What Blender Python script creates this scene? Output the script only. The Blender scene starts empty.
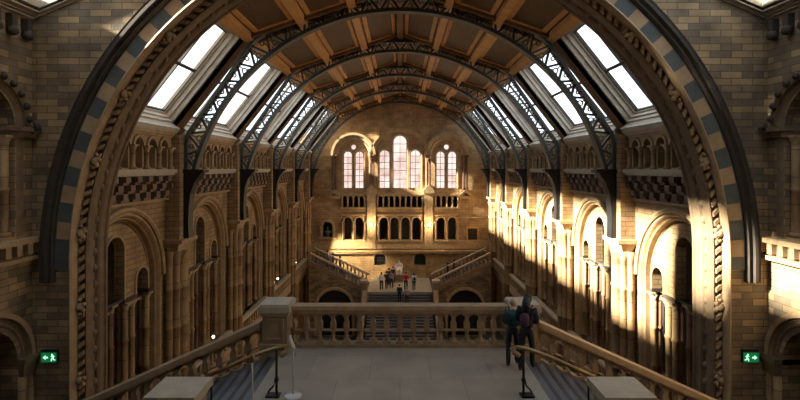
import bpy, bmesh, math, random
from mathutils import Vector, Matrix
from mathutils.geometry import tessellate_polygon
random.seed(7)
PI = math.pi
ZC = 16.0          # eye height above the hall floor
F = 500.0          # focal length in pixels for an 800 px wide frame
C = bpy.context.scene.collection

# ------------------------------------------------------------------ materials
def lin(c):
    return tuple((v/255/12.92 if v/255 <= .04045 else ((v/255+.055)/1.055)**2.4) for v in c) + (1,)

def new_mat(name):
    m = bpy.data.materials.new(name); m.use_nodes = True
    return m, m.node_tree, m.node_tree.nodes['Principled BSDF']

def box_uv(nt):
    """world position projected along the face's main axis -> 2D vector"""
    N, L = nt.nodes, nt.links
    g = N.new('ShaderNodeNewGeometry')
    sp = N.new('ShaderNodeSeparateXYZ'); L.new(g.outputs['Position'], sp.inputs[0])
    sn = N.new('ShaderNodeSeparateXYZ'); L.new(g.outputs['True Normal'], sn.inputs[0])
    def ab(o):
        a = N.new('ShaderNodeMath'); a.operation = 'ABSOLUTE'; L.new(o, a.inputs[0])
        b = N.new('ShaderNodeMath'); b.operation = 'GREATER_THAN'; L.new(a.outputs[0], b.inputs[0]); b.inputs[1].default_value = .6
        return b.outputs[0]
    isx, isz = ab(sn.outputs[0]), ab(sn.outputs[2])
    c1 = N.new('ShaderNodeCombineXYZ'); L.new(sp.outputs[0], c1.inputs[0]); L.new(sp.outputs[2], c1.inputs[1])
    c2 = N.new('ShaderNodeCombineXYZ'); L.new(sp.outputs[1], c2.inputs[0]); L.new(sp.outputs[2], c2.inputs[1])
    c3 = N.new('ShaderNodeCombineXYZ'); L.new(sp.outputs[0], c3.inputs[0]); L.new(sp.outputs[1], c3.inputs[1])
    m1 = N.new('ShaderNodeMix'); m1.data_type = 'VECTOR'
    L.new(isx, m1.inputs[0]); L.new(c1.outputs[0], m1.inputs[4]); L.new(c2.outputs[0], m1.inputs[5])
    m2 = N.new('ShaderNodeMix'); m2.data_type = 'VECTOR'
    L.new(isz, m2.inputs[0]); L.new(m1.outputs[1], m2.inputs[4]); L.new(c3.outputs[0], m2.inputs[5])
    return m2.outputs[1], g.outputs['Position']

def mixc(nt, fac, a, b, mode='MIX'):
    m = nt.nodes.new('ShaderNodeMix'); m.data_type = 'RGBA'; m.blend_type = mode
    for s, v in ((m.inputs[0], fac), (m.inputs[6], a), (m.inputs[7], b)):
        if hasattr(v, 'links'): nt.links.new(v, s)
        else: s.default_value = v
    return m.outputs[2]

def noise(nt, vec, scale, detail=4):
    n = nt.nodes.new('ShaderNodeTexNoise'); n.inputs['Scale'].default_value = scale; n.inputs['Detail'].default_value = detail
    if vec is not None: nt.links.new(vec, n.inputs['Vector'])
    return n.outputs[0]

def ramp(nt, fac, stops):
    r = nt.nodes.new('ShaderNodeValToRGB'); nt.links.new(fac, r.inputs[0])
    e = r.color_ramp.elements
    while len(e) < len(stops): e.new(.5)
    for k, (p, c) in enumerate(stops): e[k].position = p; e[k].color = c
    return r.outputs[0]

def stone(name, c1, c2, mortar, bw=.6, bh=.2, rough=.8, dirt=.45, bump=.25, msize=.012):
    m, nt, p = new_mat(name); L = nt.links
    uv, pos = box_uv(nt)
    b = nt.nodes.new('ShaderNodeTexBrick'); L.new(uv, b.inputs['Vector'])
    b.inputs['Color1'].default_value = lin(c1); b.inputs['Color2'].default_value = lin(c2); b.inputs['Mortar'].default_value = lin(mortar)
    b.inputs['Scale'].default_value = 1; b.inputs['Brick Width'].default_value = bw; b.inputs['Row Height'].default_value = bh
    b.inputs['Mortar Size'].default_value = msize; b.inputs['Bias'].default_value = 0
    n = noise(nt, pos, 1.3, 6)
    d = ramp(nt, n, [(.3, (1-dirt,)*3+(1,)), (.7, (1.05, 1.03, 1, 1))])
    col = mixc(nt, 1.0, b.outputs['Color'], d, 'MULTIPLY')
    L.new(col, p.inputs['Base Color']); p.inputs['Roughness'].default_value = rough
    n2 = noise(nt, pos, 14, 3)
    ad = nt.nodes.new('ShaderNodeMath'); ad.operation = 'SUBTRACT'; L.new(n2, ad.inputs[0]); L.new(b.outputs['Fac'], ad.inputs[1])
    bp = nt.nodes.new('ShaderNodeBump'); bp.inputs['Strength'].default_value = bump; bp.inputs['Distance'].default_value = .03
    L.new(ad.outputs[0], bp.inputs['Height']); L.new(bp.outputs[0], p.inputs['Normal'])
    return m

def plain(name, c, rough=.7, var=.25, scale=4., metal=0., bump=.1):
    m, nt, p = new_mat(name); L = nt.links
    g = nt.nodes.new('ShaderNodeNewGeometry')
    n = noise(nt, g.outputs['Position'], scale, 5)
    d = ramp(nt, n, [(.3, (1-var,)*3+(1,)), (.7, (1, 1, 1, 1))])
    L.new(mixc(nt, 1.0, lin(c), d, 'MULTIPLY'), p.inputs['Base Color'])
    p.inputs['Roughness'].default_value = rough; p.inputs['Metallic'].default_value = metal
    if bump:
        bp = nt.nodes.new('ShaderNodeBump'); bp.inputs['Strength'].default_value = bump; bp.inputs['Distance'].default_value = .02
        L.new(n, bp.inputs['Height']); L.new(bp.outputs[0], p.inputs['Normal'])
    return m

def emit(name, c, s):
    m, nt, p = new_mat(name)
    p.inputs['Base Color'].default_value = lin(c); p.inputs['Emission Color'].default_value = lin(c); p.inputs['Emission Strength'].default_value = s
    return m

def glass(name, tint, streak=None):
    m, nt, p = new_mat(name); L = nt.links
    nt.nodes.remove(p)
    t = nt.nodes.new('ShaderNodeBsdfTransparent'); t.inputs[0].default_value = lin(tint)
    if streak:
        g = nt.nodes.new('ShaderNodeNewGeometry'); n = noise(nt, g.outputs['Position'], streak, 3)
        L.new(ramp(nt, n, [(.3, lin((200, 182, 174))), (.6, lin(tint))]), t.inputs[0])
    gl = nt.nodes.new('ShaderNodeBsdfGlossy'); gl.inputs['Roughness'].default_value = .15
    mx = nt.nodes.new('ShaderNodeMixShader'); mx.inputs[0].default_value = .06
    L.new(t.outputs[0], mx.inputs[1]); L.new(gl.outputs[0], mx.inputs[2])
    L.new(mx.outputs[0], nt.nodes['Material Output'].inputs[0])
    return m

def painted(name):
    m, nt, p = new_mat(name); L = nt.links
    g = nt.nodes.new('ShaderNodeNewGeometry')
    v = nt.nodes.new('ShaderNodeTexVoronoi'); v.inputs['Scale'].default_value = 3.2; L.new(g.outputs['Position'], v.inputs['Vector'])
    n = noise(nt, g.outputs['Position'], 5, 6)
    a = ramp(nt, v.outputs['Distance'], [(.1, lin((150, 108, 52))), (.25, lin((58, 52, 32))), (.5, lin((92, 64, 36)))])
    L.new(mixc(nt, n, a, lin((88, 66, 40))), p.inputs['Base Color']); p.inputs['Roughness'].default_value = .6
    return m

BUFF = stone('buff_terracotta', (176, 147, 107), (154, 124, 86), (102, 82, 60))
BUFFP = plain('buff_moulding', (172, 144, 106), .75, .35, 3)
BUFFC = stone('buff_shaft', (166, 136, 94), (150, 118, 80), (96, 75, 53), bw=6, bh=.75)
REDC = stone('reddish_shaft', (137, 101, 72), (120, 87, 65), (82, 61, 48), bw=6, bh=.75)
FRONT = stone('brown_brick', (172, 144, 102), (112, 98, 80), (96, 82, 64), bw=.62, bh=.2, dirt=.5)
FRONTP = plain('brown_moulding', (120, 98, 72), .75, .4, 3)
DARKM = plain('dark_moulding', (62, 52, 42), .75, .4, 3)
GREYB = plain('grey_voussoir', (84, 90, 88), .7, .3, 3)
BUFFV = plain('buff_voussoir', (168, 140, 104), .7, .3, 3)
END = stone('end_wall_brick', (200, 166, 120), (176, 142, 100), (126, 102, 74), bw=.7, bh=.24)
ENDP = plain('end_wall_moulding', (190, 160, 118), .75, .35, 3)
PINKB = plain('corbel_stone', (129, 106, 89), .75, .35, 3)
SLATE = stone('landing_slab', (158, 149, 135), (150, 141, 129), (132, 124, 113), bw=1.35, bh=1.35, rough=.5, dirt=.25, bump=.06, msize=.01)
STEP = plain('step_slate', (80, 80, 82), .45, .2, 3)
NOSE = plain('step_nosing', (28, 28, 32), .5, .2, 3)
BAL = plain('balustrade_stone', (146, 121, 91), .7, .3, 5)
CAP = plain('cap_stone', (172, 160, 138), .6, .2, 4)
FLOORM = stone('hall_mosaic', (120, 104, 88), (96, 84, 72), (70, 60, 50), bw=.5, bh=.5, rough=.4)
IRON = plain('dark_iron', (72, 76, 72), .5, .3, 3, .3)
IRONB = plain('black_bracket', (26, 26, 28), .5, .2, 3, .2)
GOLDI = plain('gilded_scroll', (120, 112, 82), .45, .3, 5, .4)
WOOD = plain('ceiling_timber', (118, 82, 50), .65, .3, 2)
GOLDW = plain('gilt_beam', (206, 150, 84), .55, .25, 2)
PAINT = painted('painted_panel')
WFRAME = plain('window_frame', (70, 60, 50), .6, .2, 4)
CREAM = plain('cream_reveal', (206, 194, 174), .7, .2, 3)
GLASS = glass('sky_glass', (240, 245, 250))
LEADG = glass('leaded_glass', (218, 206, 200), .9)
BRASS = plain('brass', (136, 110, 70), .4, .25, 6, .5, 0)
RAILC = plain('rail_coping', (166, 138, 104), .6, .3, 5)
BRONZE = plain('dark_bronze', (40, 36, 32), .45, .2, 6, .6, 0)
STEEL = plain('steel', (205, 208, 210), .35, .1, 6, .2, 0)
GREENS = emit('exit_green', (16, 112, 62), .35)
WHITES = emit('exit_white', (190, 250, 215), .6)
MARBLE = plain('marble', (232, 224, 212), .5, .1, 4)
LAMPM = emit('lamp_glow', (255, 226, 180), 4)
DARKV = plain('dark_sign_and_shade', (30, 26, 22), .7, .3, 4)  # sign boxes, plus shade painted onto passage and vault backs

# ------------------------------------------------------------------ mesh builder
class MB:
    def __init__(s): s.v = []; s.f = []; s.smooth = []
    def add(s, vs, fs, smooth=False):
        n = len(s.v); s.v += [tuple(v) for v in vs]
        for f in fs: s.f.append(tuple(i+n for i in f)); s.smooth.append(smooth)
        return s
    def box(s, x0, x1, y0, y1, z0, z1, taper=0):
        t = taper
        vs = [(x0, y0, z0), (x1, y0, z0), (x1, y1, z0), (x0, y1, z0), (x0-t, y0-t, z1), (x1+t, y0-t, z1), (x1+t, y1+t, z1), (x0-t, y1+t, z1)]
        return s.add(vs, [(0, 3, 2, 1), (4, 5, 6, 7), (0, 1, 5, 4), (1, 2, 6, 5), (2, 3, 7, 6), (3, 0, 4, 7)])
    def lathe(s, cx, cy, prof, n=12, smooth=True):
        vs = []; fs = []
        for r, z in prof:
            for k in range(n):
                a = 2*PI*k/n; vs.append((cx+r*math.cos(a), cy+r*math.sin(a), z))
        for i in range(len(prof)-1):
            for k in range(n):
                k2 = (k+1) % n; fs.append((i*n+k, i*n+k2, (i+1)*n+k2, (i+1)*n+k))
        fs.append(tuple(range(n))[::-1]); fs.append(tuple(range((len(prof)-1)*n, len(prof)*n)))
        return s.add(vs, fs, smooth)
    def ball(s, c, r, n=10, m=6, sc=(1, 1, 1)):
        prof = [(max(r*math.sin(PI*i/m), r*.02), -r*math.cos(PI*i/m)) for i in range(m+1)]
        t = MB().lathe(0, 0, prof, n)
        return s.add([(c[0]+v[0]*sc[0], c[1]+v[1]*sc[1], c[2]+v[2]*sc[2]) for v in t.v], t.f, True)
    def tube(s, pts, r, n=8, flat=1.0):
        pts = [Vector(p) for p in pts]; vs = []; fs = []
        for i, p in enumerate(pts):
            d = (pts[min(i+1, len(pts)-1)]-pts[max(i-1, 0)]).normalized()
            up = Vector((0, 0, 1)) if abs(d.z) < .95 else Vector((1, 0, 0))
            a = d.cross(up).normalized(); b = a.cross(d)
            rr = r[i] if isinstance(r, (list, tuple)) else r
            for k in range(n):
                t = 2*PI*k/n; vs.append(p+a*math.cos(t)*rr+b*math.sin(t)*rr*flat)
        for i in range(len(pts)-1):
            for k in range(n):
                k2 = (k+1) % n; fs.append((i*n+k, i*n+k2, (i+1)*n+k2, (i+1)*n+k))
        fs.append(tuple(range(n))[::-1]); fs.append(tuple(range((len(pts)-1)*n, len(pts)*n)))
        return s.add(vs, fs, True)
    def panel(s, outer, holes, t0, t1, mp):
        """flat slab with holes; 2D points (a, b) at thickness t0..t1 mapped by mp(a, b, t)"""
        loops = [outer]+list(holes)
        tri = tessellate_polygon([[Vector((a, b, 0)) for a, b in l] for l in loops])
        pts = [p for l in loops for p in l]; n = len(pts)
        vs = [mp(a, b, t0) for a, b in pts]+[mp(a, b, t1) for a, b in pts]
        fs = [tuple(t) for t in tri]+[tuple(i+n for i in t) for t in tri]
        o = 0
        for l in loops:
            m = len(l)
            for k in range(m):
                k2 = (k+1) % m; fs.append((o+k, o+k2, o+k2+n, o+k+n))
            o += m
        return s.add(vs, fs)
    def arch(s, prof, zc, zfoot, mp, n=24, cx=0., smooth=False):
        """mould an (r, t) profile round an arch"""
        paths = []
        for r, t in prof:
            p = [] if zfoot is None else [(cx-r, zfoot)]
            p += [(cx-r*math.cos(PI*k/n), zc+r*math.sin(PI*k/n)) for k in range(n+1)]
            if zfoot is not None: p.append((cx+r, zfoot))
            paths.append([mp(a, b, t) for a, b in p])
        m = len(paths[0]); vs = [q for p in paths for q in p]; fs = []
        for i in range(len(prof)-1):
            for k in range(m-1): fs.append((i*m+k, i*m+k+1, (i+1)*m+k+1, (i+1)*m+k))
        return s.add(vs, fs, smooth)
    def strip(s, inner, outer, y0, y1, closed=False):
        """bar along a curve in the x-z plane, between two polylines, y0..y1 thick"""
        n = len(inner); vs = [(p[0], y0, p[1]) for p in inner]+[(p[0], y0, p[1]) for p in outer]+[(p[0], y1, p[1]) for p in inner]+[(p[0], y1, p[1]) for p in outer]
        fs = []
        for k in range(n if closed else n-1):
            k2 = (k+1) % n
            fs += [(k, k2, n+k2, n+k), (2*n+k, 3*n+k, 3*n+k2, 2*n+k2), (k, 2*n+k, 2*n+k2, k2), (n+k, n+k2, 3*n+k2, 3*n+k)]
        if not closed: fs += [(0, n, 3*n, 2*n), (n-1, 3*n-1, 4*n-1, 2*n-1)]
        return s.add(vs, fs)
    def bar(s, p, q, w, y0, y1):
        d = Vector((q[0]-p[0], q[1]-p[1])); d.normalize(); nx, nz = -d.y*w/2, d.x*w/2
        return s.strip([(p[0]-nx, p[1]-nz), (q[0]-nx, q[1]-nz)], [(p[0]+nx, p[1]+nz), (q[0]+nx, q[1]+nz)], y0, y1)
    def shift(s, dx, dy, dz): s.v = [(x+dx, y+dy, z+dz) for x, y, z in s.v]; return s
    def build(s, name, mat, parent=None, loc=(0, 0, 0), clip=None, mats=None):
        me = bpy.data.meshes.new(name); me.from_pydata(s.v, [], s.f)
        me.materials.append(mat)
        for m in (mats or []): me.materials.append(m)
        bm = bmesh.new(); bm.from_mesh(me)
        for f, sm in zip(bm.faces, s.smooth): f.smooth = sm
        if clip:
            for co, no in clip:
                bmesh.ops.bisect_plane(bm, geom=bm.verts[:]+bm.edges[:]+bm.faces[:], plane_co=co, plane_no=no, clear_outer=True)
        if not bm.faces:
            bm.free(); return None
        bmesh.ops.recalc_face_normals(bm, faces=bm.faces[:]); bm.to_mesh(me); bm.free()
        o = bpy.data.objects.new(name, me); C.objects.link(o); o.location = loc
        if parent: o.parent = parent
        return o

def arch_pts(cx, zs, r, zb, n=10, close=True):
    p = [(cx-r*math.cos(PI*k/n), zs+r*math.sin(PI*k/n)) for k in range(n+1)]
    return ([(cx-r, zb)]+p+[(cx+r, zb)]) if zb < zs else p
def rect(a0, a1, b0, b1): return [(a0, b0), (a1, b0), (a1, b1), (a0, b1)]
def circ(cx, cz, r, n=16): return [(cx+r*math.cos(2*PI*k/n), cz+r*math.sin(2*PI*k/n)) for k in range(n)]
XZ = lambda y: (lambda a, b, t: (a, y+t, b))        # panel facing -y
def tag(o, label, cat=None, group=None, kind=None):
    o['label'] = label
    if cat: o['category'] = cat
    if group: o['group'] = group
    if kind: o['kind'] = kind
    return o
def thing(name, label, cat, loc=(0, 0, 0), rotz=0., group=None):
    o = bpy.data.objects.new(name, None); C.objects.link(o); o.empty_display_size = .3
    o.location = loc; o.rotation_euler = (0, 0, rotz); return tag(o, label, cat, group)
def struct(mb, name, mat, label, cat, **k):
    return tag(mb.build(name, mat, **k), label, cat, kind='structure')
def sempty(name, label, cat, loc=(0, 0, 0), rotz=0.):
    return tag(thing(name, label, cat, loc, rotz), label, cat, kind='structure')
def dup(root, loc, rotz, label):
    r = root.copy(); C.objects.link(r); r.location = loc; r.rotation_euler = (0, 0, rotz); r['label'] = label
    for ch in list(root.children):
        c = ch.copy(); C.objects.link(c); c.parent = r
        for g in list(ch.children):
            d = g.copy(); C.objects.link(d); d.parent = c
    return r
ORD = ['nearest to the great arch', 'second from the great arch', 'third from the great arch',
       'fourth from the great arch', 'fifth from the great arch', 'deepest, against the end wall']

# ------------------------------------------------------------------ hall dimensions (z relative to the eye)
WX = 9.7            # arcade wall plane
RIB = [21.2+7.4*k for k in range(5)]
YF0, YF1 = 14.5, 15.7   # front arch wall
YE = 53.5           # end wall
GAL = -10.0         # gallery floor
AZ = -4.3
BAYC = [RIB[0]-3.7+7.4*k for k in range(6)]
OUTX = 13.0
Zr = lambda z: z+ZC

# ------------------------------------------------------------------ floors
struct(MB().box(-OUTX, OUTX, -5, YE+1, -.4, 0), 'floor', FLOORM, 'mosaic stone floor of the great hall far below the bridge', 'floor')
struct(MB().box(-2.95, 2.95, 7.6, 12.98, Zr(-4.56)-.5, Zr(-4.56)), 'floor_landing', SLATE, 'grey slab floor of the landing on the bridge in front', 'floor')
for s, nm in ((-1, 'left'), (1, 'right')):
    struct(MB().box(min(s*10.0, s*OUTX), max(s*10.0, s*OUTX), YF1, YE, Zr(GAL)-.4, Zr(GAL)), 'floor_gallery_'+nm, FLOORM, 'first-floor gallery floor behind the %s arcade' % nm, 'floor')

# ------------------------------------------------------------------ hall side walls
for s, nm in ((-1, 'left'), (1, 'right')):
    mp = lambda a, b, t, s=s: (s*(WX+t), a, b+ZC)
    m = MB()
    for yc in BAYC:
        lo, hi = max(yc-3.7, YF1), min(yc+3.7, YE)
        # clip of the arch outline against the bay's own ends
        arc = [p for p in arch_pts(yc, AZ, 2.72, GAL, 28) if lo+.02 < p[0] < hi-.02]
        if yc-2.72 < lo: arc = [(lo, AZ+math.sqrt(max(0, 2.72**2-(lo-yc)**2)))]+arc
        if yc+2.72 > hi: arc = arc+[(hi, AZ+math.sqrt(max(0, 2.72**2-(hi-yc)**2)))]
        outer = ([(lo, GAL)] if yc-2.72 >= lo else [])+arc+([(hi, GAL)] if yc+2.72 <= hi else [])+[(hi, -.31), (lo, -.31)]
        m.panel(outer, [], 0, .3, mp)
    m.panel(rect(YF1, YE, -ZC, GAL), [], 0, .3, mp)
    struct(m, 'wall_'+nm, BUFF, ('sunlit' if s > 0 else 'shadowed')+' %s wall of the hall with a row of round arches' % nm, 'wall')
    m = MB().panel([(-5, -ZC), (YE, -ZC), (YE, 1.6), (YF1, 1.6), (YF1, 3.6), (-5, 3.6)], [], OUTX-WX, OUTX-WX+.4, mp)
    struct(m, 'wall_gallery_'+nm, DARKM, 'outer wall seen through the openings of the %s gallery' % nm, 'wall')  # dark colour paints the shade behind the gallery openings
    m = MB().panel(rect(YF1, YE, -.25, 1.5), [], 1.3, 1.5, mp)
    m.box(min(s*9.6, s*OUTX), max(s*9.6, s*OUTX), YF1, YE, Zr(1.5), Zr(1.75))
    struct(m, 'wall_passage_'+nm, DARKV, 'back wall of the upper passage on the %s, painted dark for shade' % nm, 'wall')  # near-black colour stands in for the passage's shade
    struct(MB().box(min(s*10, s*OUTX), max(s*10, s*OUTX), YF1, YE, Zr(-.6), Zr(-.3)), 'ceiling_gallery_'+nm, BUFFP, 'ceiling over the %s gallery' % nm, 'ceiling')

def colonnette(name, mat, parent, x, y, z0, z1, r, rings=(), cap=True, n=12, clip=None, base=True):
    prof = []
    if base: prof += [(r*1.7, z0), (r*1.7, z0+r*.9), (r*1.25, z0+r*1.3), (r, z0+r*1.9)]
    else: prof += [(r, z0)]
    for q in rings: prof += [(r, q-.07), (r*1.28, q-.04), (r*1.28, q+.04), (r, q+.07)]
    zt = z1-(r*2.6 if cap else 0)
    prof += [(r, zt)]
    o = MB().lathe(x, y, prof, n).build(name, mat, parent, clip=clip)
    if cap and o:
        k = MB().lathe(x, y, [(r*1.15, zt), (r*1.15, zt+r*.3), (r*1.05, zt+r*.5), (r*1.9, zt+r*2)], n)
        k.box(x-r*1.9, x+r*1.9, y-r*1.9, y+r*1.9, zt+r*2, z1)
        k.build('capital', BUFFP, o)
    return o

LM = lambda a, b, t: (t, a, b)     # local frame of the side walls: x outward, y along, z up

def make_arch_bay(label, loc, rot, keep=None):
    """round gallery arch with its three inner openings; local z 0 = gallery floor"""
    t = thing('gallery_arch', label, 'arch', loc, rot, 'gallery arches along the hall')
    h = -GAL; cl = keep
    zc = AZ+h
    MB().arch([(2.72, -.02), (2.72, -.14), (2.8, -.2), (2.9, -.16), (2.95, 0)], zc, zc, LM, 32).build('hood_mould', BUFFP, t, clip=cl)
    m = MB().arch([(2.72, .0), (2.72, -.05), (2.62, -.07), (2.58, 0), (2.55, .1), (2.5, .04), (2.46, .1), (2.46, .3), (2.36, .3), (2.33, .26), (2.3, .32), (2.3, .45)], zc, 0, LM, 32)
    m.build('archivolt', BUFFP, t, clip=cl)
    # voussoir dentils on the ring
    R = 2.4; o = [(-R, -4.75)]
    for c, r, zs in ((-1.83, .42, -4.27), (0, .55, -2.98), (1.83, .42, -4.27)): o += arch_pts(c, zs, r, -4.75, 10)
    o += [(R, -4.75)]+[(R*math.cos(PI*k/24), AZ+R*math.sin(PI*k/24)) for k in range(25)]
    MB().panel([(a, b+h) for a, b in o], [], .3, .62, LM).build('tympanum', BUFF, t, clip=cl)
    m = MB()
    for c, r, zs in ((-1.83, .42, -4.27), (0, .55, -2.98), (1.83, .42, -4.27)):
        m.arch([(r, .3), (r, .24), (r+.09, .24), (r+.11, .3)], zs+h, -4.75+h, LM, 12, cx=c)
    m.build('opening_mould', BUFFP, t, clip=cl)
    inside = lambda y: not cl or all((Vector((0, y, 0))-Vector(co)).dot(Vector(no)) < -.1 for co, no in cl)
    for a, b in ((-1.42, -.55), (.55, 1.42), (-2.45, -2.24), (2.24, 2.45)):
        MB().box(.24, .68, a, b, -4.9+h, -4.75+h).build('impost', DARKM, t, clip=cl)
    MB().box(.3, .56, -.55, .55, -4.82+h, -4.72+h).build('transom', DARKM, t, clip=cl)
    for y in (-2.3, -1.22, -.76, .76, 1.22, 2.3):
        for xx in (.36, .56):
            if inside(y): colonnette('colonnette', BUFFC if xx < .5 else REDC, t, xx, y, .9, -4.9+h, .115, (2.2, 3.7), clip=None, n=10)
    for y in (0,):
        if inside(y): colonnette('colonnette', REDC, t, .45, y, .9, -4.82+h, .1, (2.2, 3.7), n=10)
    return t

def make_upper_arcade(label, loc, rot, keep=None):
    """small arcade under the roof with its ledge and corbel band; local z 0 = ledge top, which is 0.05 below the eye"""
    t = thing('upper_arcade', label, 'arcade', loc, rot, 'upper arcades under the skylights'); cl = keep
    hw = 3.08
    holes = [arch_pts(c, .86, .3, .06, 8) for c in (-2.4, -1.44, -.48, .48, 1.44, 2.4)]
    MB().panel(rect(-hw, hw, 0, 1.45), holes, -.26, 0, LM).build('arcade_screen', BUFFP, t, clip=cl)
    m = MB()
    for c in (-2.4, -1.44, -.48, .48, 1.44, 2.4): m.arch([(.3, -.26), (.3, -.33), (.4, -.33), (.42, -.26)], .86, .86, LM, 10, cx=c)
    m.build('arch_mould', BUFFP, t, clip=cl)
    inside = lambda y: not cl or all((Vector((0, y, 0))-Vector(co)).dot(Vector(no)) < -.1 for co, no in cl)
    for y in (-2.88, -1.92, -.96, 0, .96, 1.92, 2.88):
        if inside(y): colonnette('colonnette', BUFFC, t, -.32, y, 0, .88, .085, (), n=10)
    MB().box(-.52, 0, -hw, hw, -.16, 0).box(-.42, 0, -hw, hw, -.24, -.16).build('ledge', CAP, t, clip=cl)
    MB().box(-.42, 0, -hw, hw, 1.36, 1.52).box(-.34, 0, -hw, hw, 1.28, 1.36).build('cornice', BUFFP, t, clip=cl)
    m = MB(); n = 10; w = 2*hw/n
    m.box(-.05, 0, -hw, hw, -1.18, -.24)
    n = 8; w = 2*hw/n
    for row in range(3):
        z1 = -.26-row*.3
        for k in range(n+1):
            y0 = -hw+(k+.3-(.5 if row % 2 else 0))*w
            a, b = max(y0, -hw), min(y0+w*.4, hw)
            if b-a > .02: m.box(-.4+row*.05, 0, a, b, z1-.2, z1).box(-.26+row*.04, 0, a+.06, b-.06, z1-.3, z1-.2)
    m.build('corbel_band', PINKB, t, clip=cl)
    MB().box(-.16, .0, -hw, hw, -1.26, -1.18).build('string_course', BUFFP, t, clip=cl)
    return t

SIDE = {-1: ('left', 'shadowed left wall'), 1: ('right', 'sunlit right wall')}
proto_a = proto_u = None
for s in (1, -1):
    for k, yc in enumerate(BAYC):
        rot = 0 if s > 0 else PI
        keep = None
        if k == 0: keep = [((0, s*(YF1-yc), 0), (0, -s, 0))]
        if k == 5: keep = [((0, s*(YE-yc), 0), (0, s, 0))]
        la = 'gallery arch with inner openings, %s, %s' % (SIDE[s][1], ORD[k])
        lu = 'small upper arcade above corbels, %s, %s' % (SIDE[s][1], ORD[k])
        pa, pu = (s*WX, yc, Zr(GAL)), (s*(WX-.02), yc, Zr(-.05))
        if keep: make_arch_bay(la, pa, rot, keep); make_upper_arcade(lu, pu, rot, keep)
        elif proto_a is None: proto_a = make_arch_bay(la, pa, rot); proto_u = make_upper_arcade(lu, pu, rot)
        else: dup(proto_a, pa, rot, la); dup(proto_u, pu, rot, lu)

def make_pier(label, loc, rot):
    t = thing('clustered_pier', label, 'pier', loc, rot, 'clustered piers along the hall')
    zc = ZC-2.95
    MB().box(-.6, 0, -.6, .6, zc, Zr(1.4)).build('pilaster', BUFF, t)
    m = MB().box(-.52, -.12, -.62, .62, zc-.5, zc-.16, .12).box(-.78, 0, -.8, .8, zc-.16, zc)
    m.build('capital', BUFFP, t)
    MB().box(-.3, 0, -.66, .66, 0, zc-.5).build('core', BUFF, t)
    for x, y, r in ((-.42, 0, .23), (-.38, -.42, .15), (-.38, .42, .15), (-.2, -.68, .13), (-.2, .68, .13)):
        MB().lathe(x, y, [(r*1.5, 0), (r*1.5, .5), (r*1.1, .6), (r, .7)]+[p for q in (6, 7.6, 9.4, 11) for p in ((r, q-.07), (r*1.22, q-.04), (r*1.22, q+.04), (r, q+.07))]+[(r, zc-.9), (r*1.15, zc-.85), (r*1.05, zc-.8), (r*1.5, zc-.5)], 12).build('shaft', BUFFC, t)
    return t
proto_p = None
PO = ['nearest to the great arch', 'second from the great arch', 'third from the great arch', 'fourth from the great arch', 'last before the end wall']
for s in (1, -1):
    for k, yr in enumerate(RIB):
        lb = 'clustered stone pier on the %s, %s' % (SIDE[s][1], PO[k])
        loc, rot = (s*(WX-.02), yr, 0), 0 if s > 0 else PI
        proto_p = make_pier(lb, loc, rot) if proto_p is None else dup(proto_p, loc, rot, lb)

# gallery parapets between the piers
def make_parapet(label, loc, rot, keep=None):
    t = thing('gallery_parapet', label, 'balustrade', loc, rot, 'gallery parapets between the piers')
    hw = 2.85
    MB().box(-.42, -.1, -hw, hw, .86, 1.0).build('coping', CAP, t, clip=keep)
    MB().box(-.4, -.12, -hw, hw, -.5, .14).build('base_rail', BUFFP, t, clip=keep)
    for i in range(12):
        y = -hw+.24+i*.489
        if keep and not all((Vector((0, y, 0))-Vector(co)).dot(Vector(no)) < -.1 for co, no in keep): continue
        MB().lathe(-.26, y, [(.1, .14), (.1, .22), (.06, .28), (.1, .45), (.06, .66), (.1, .78), (.1, .86)], 8).build('baluster', BUFFP, t)
    return t
proto_g = None
for s in (1, -1):
    for k, yc in enumerate(BAYC[:5]):
        lb = 'gallery parapet by the %s, %s' % (SIDE[s][1], ORD[k])
        loc, rot = (s*WX, yc, Zr(GAL)), 0 if s > 0 else PI
        if k == 0: make_parapet(lb, loc, rot, [((0, s*(YF1-yc), 0), (0, -s, 0))])
        elif proto_g is None: proto_g = make_parapet(lb, loc, rot)
        else: dup(proto_g, loc, rot, lb)

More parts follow.
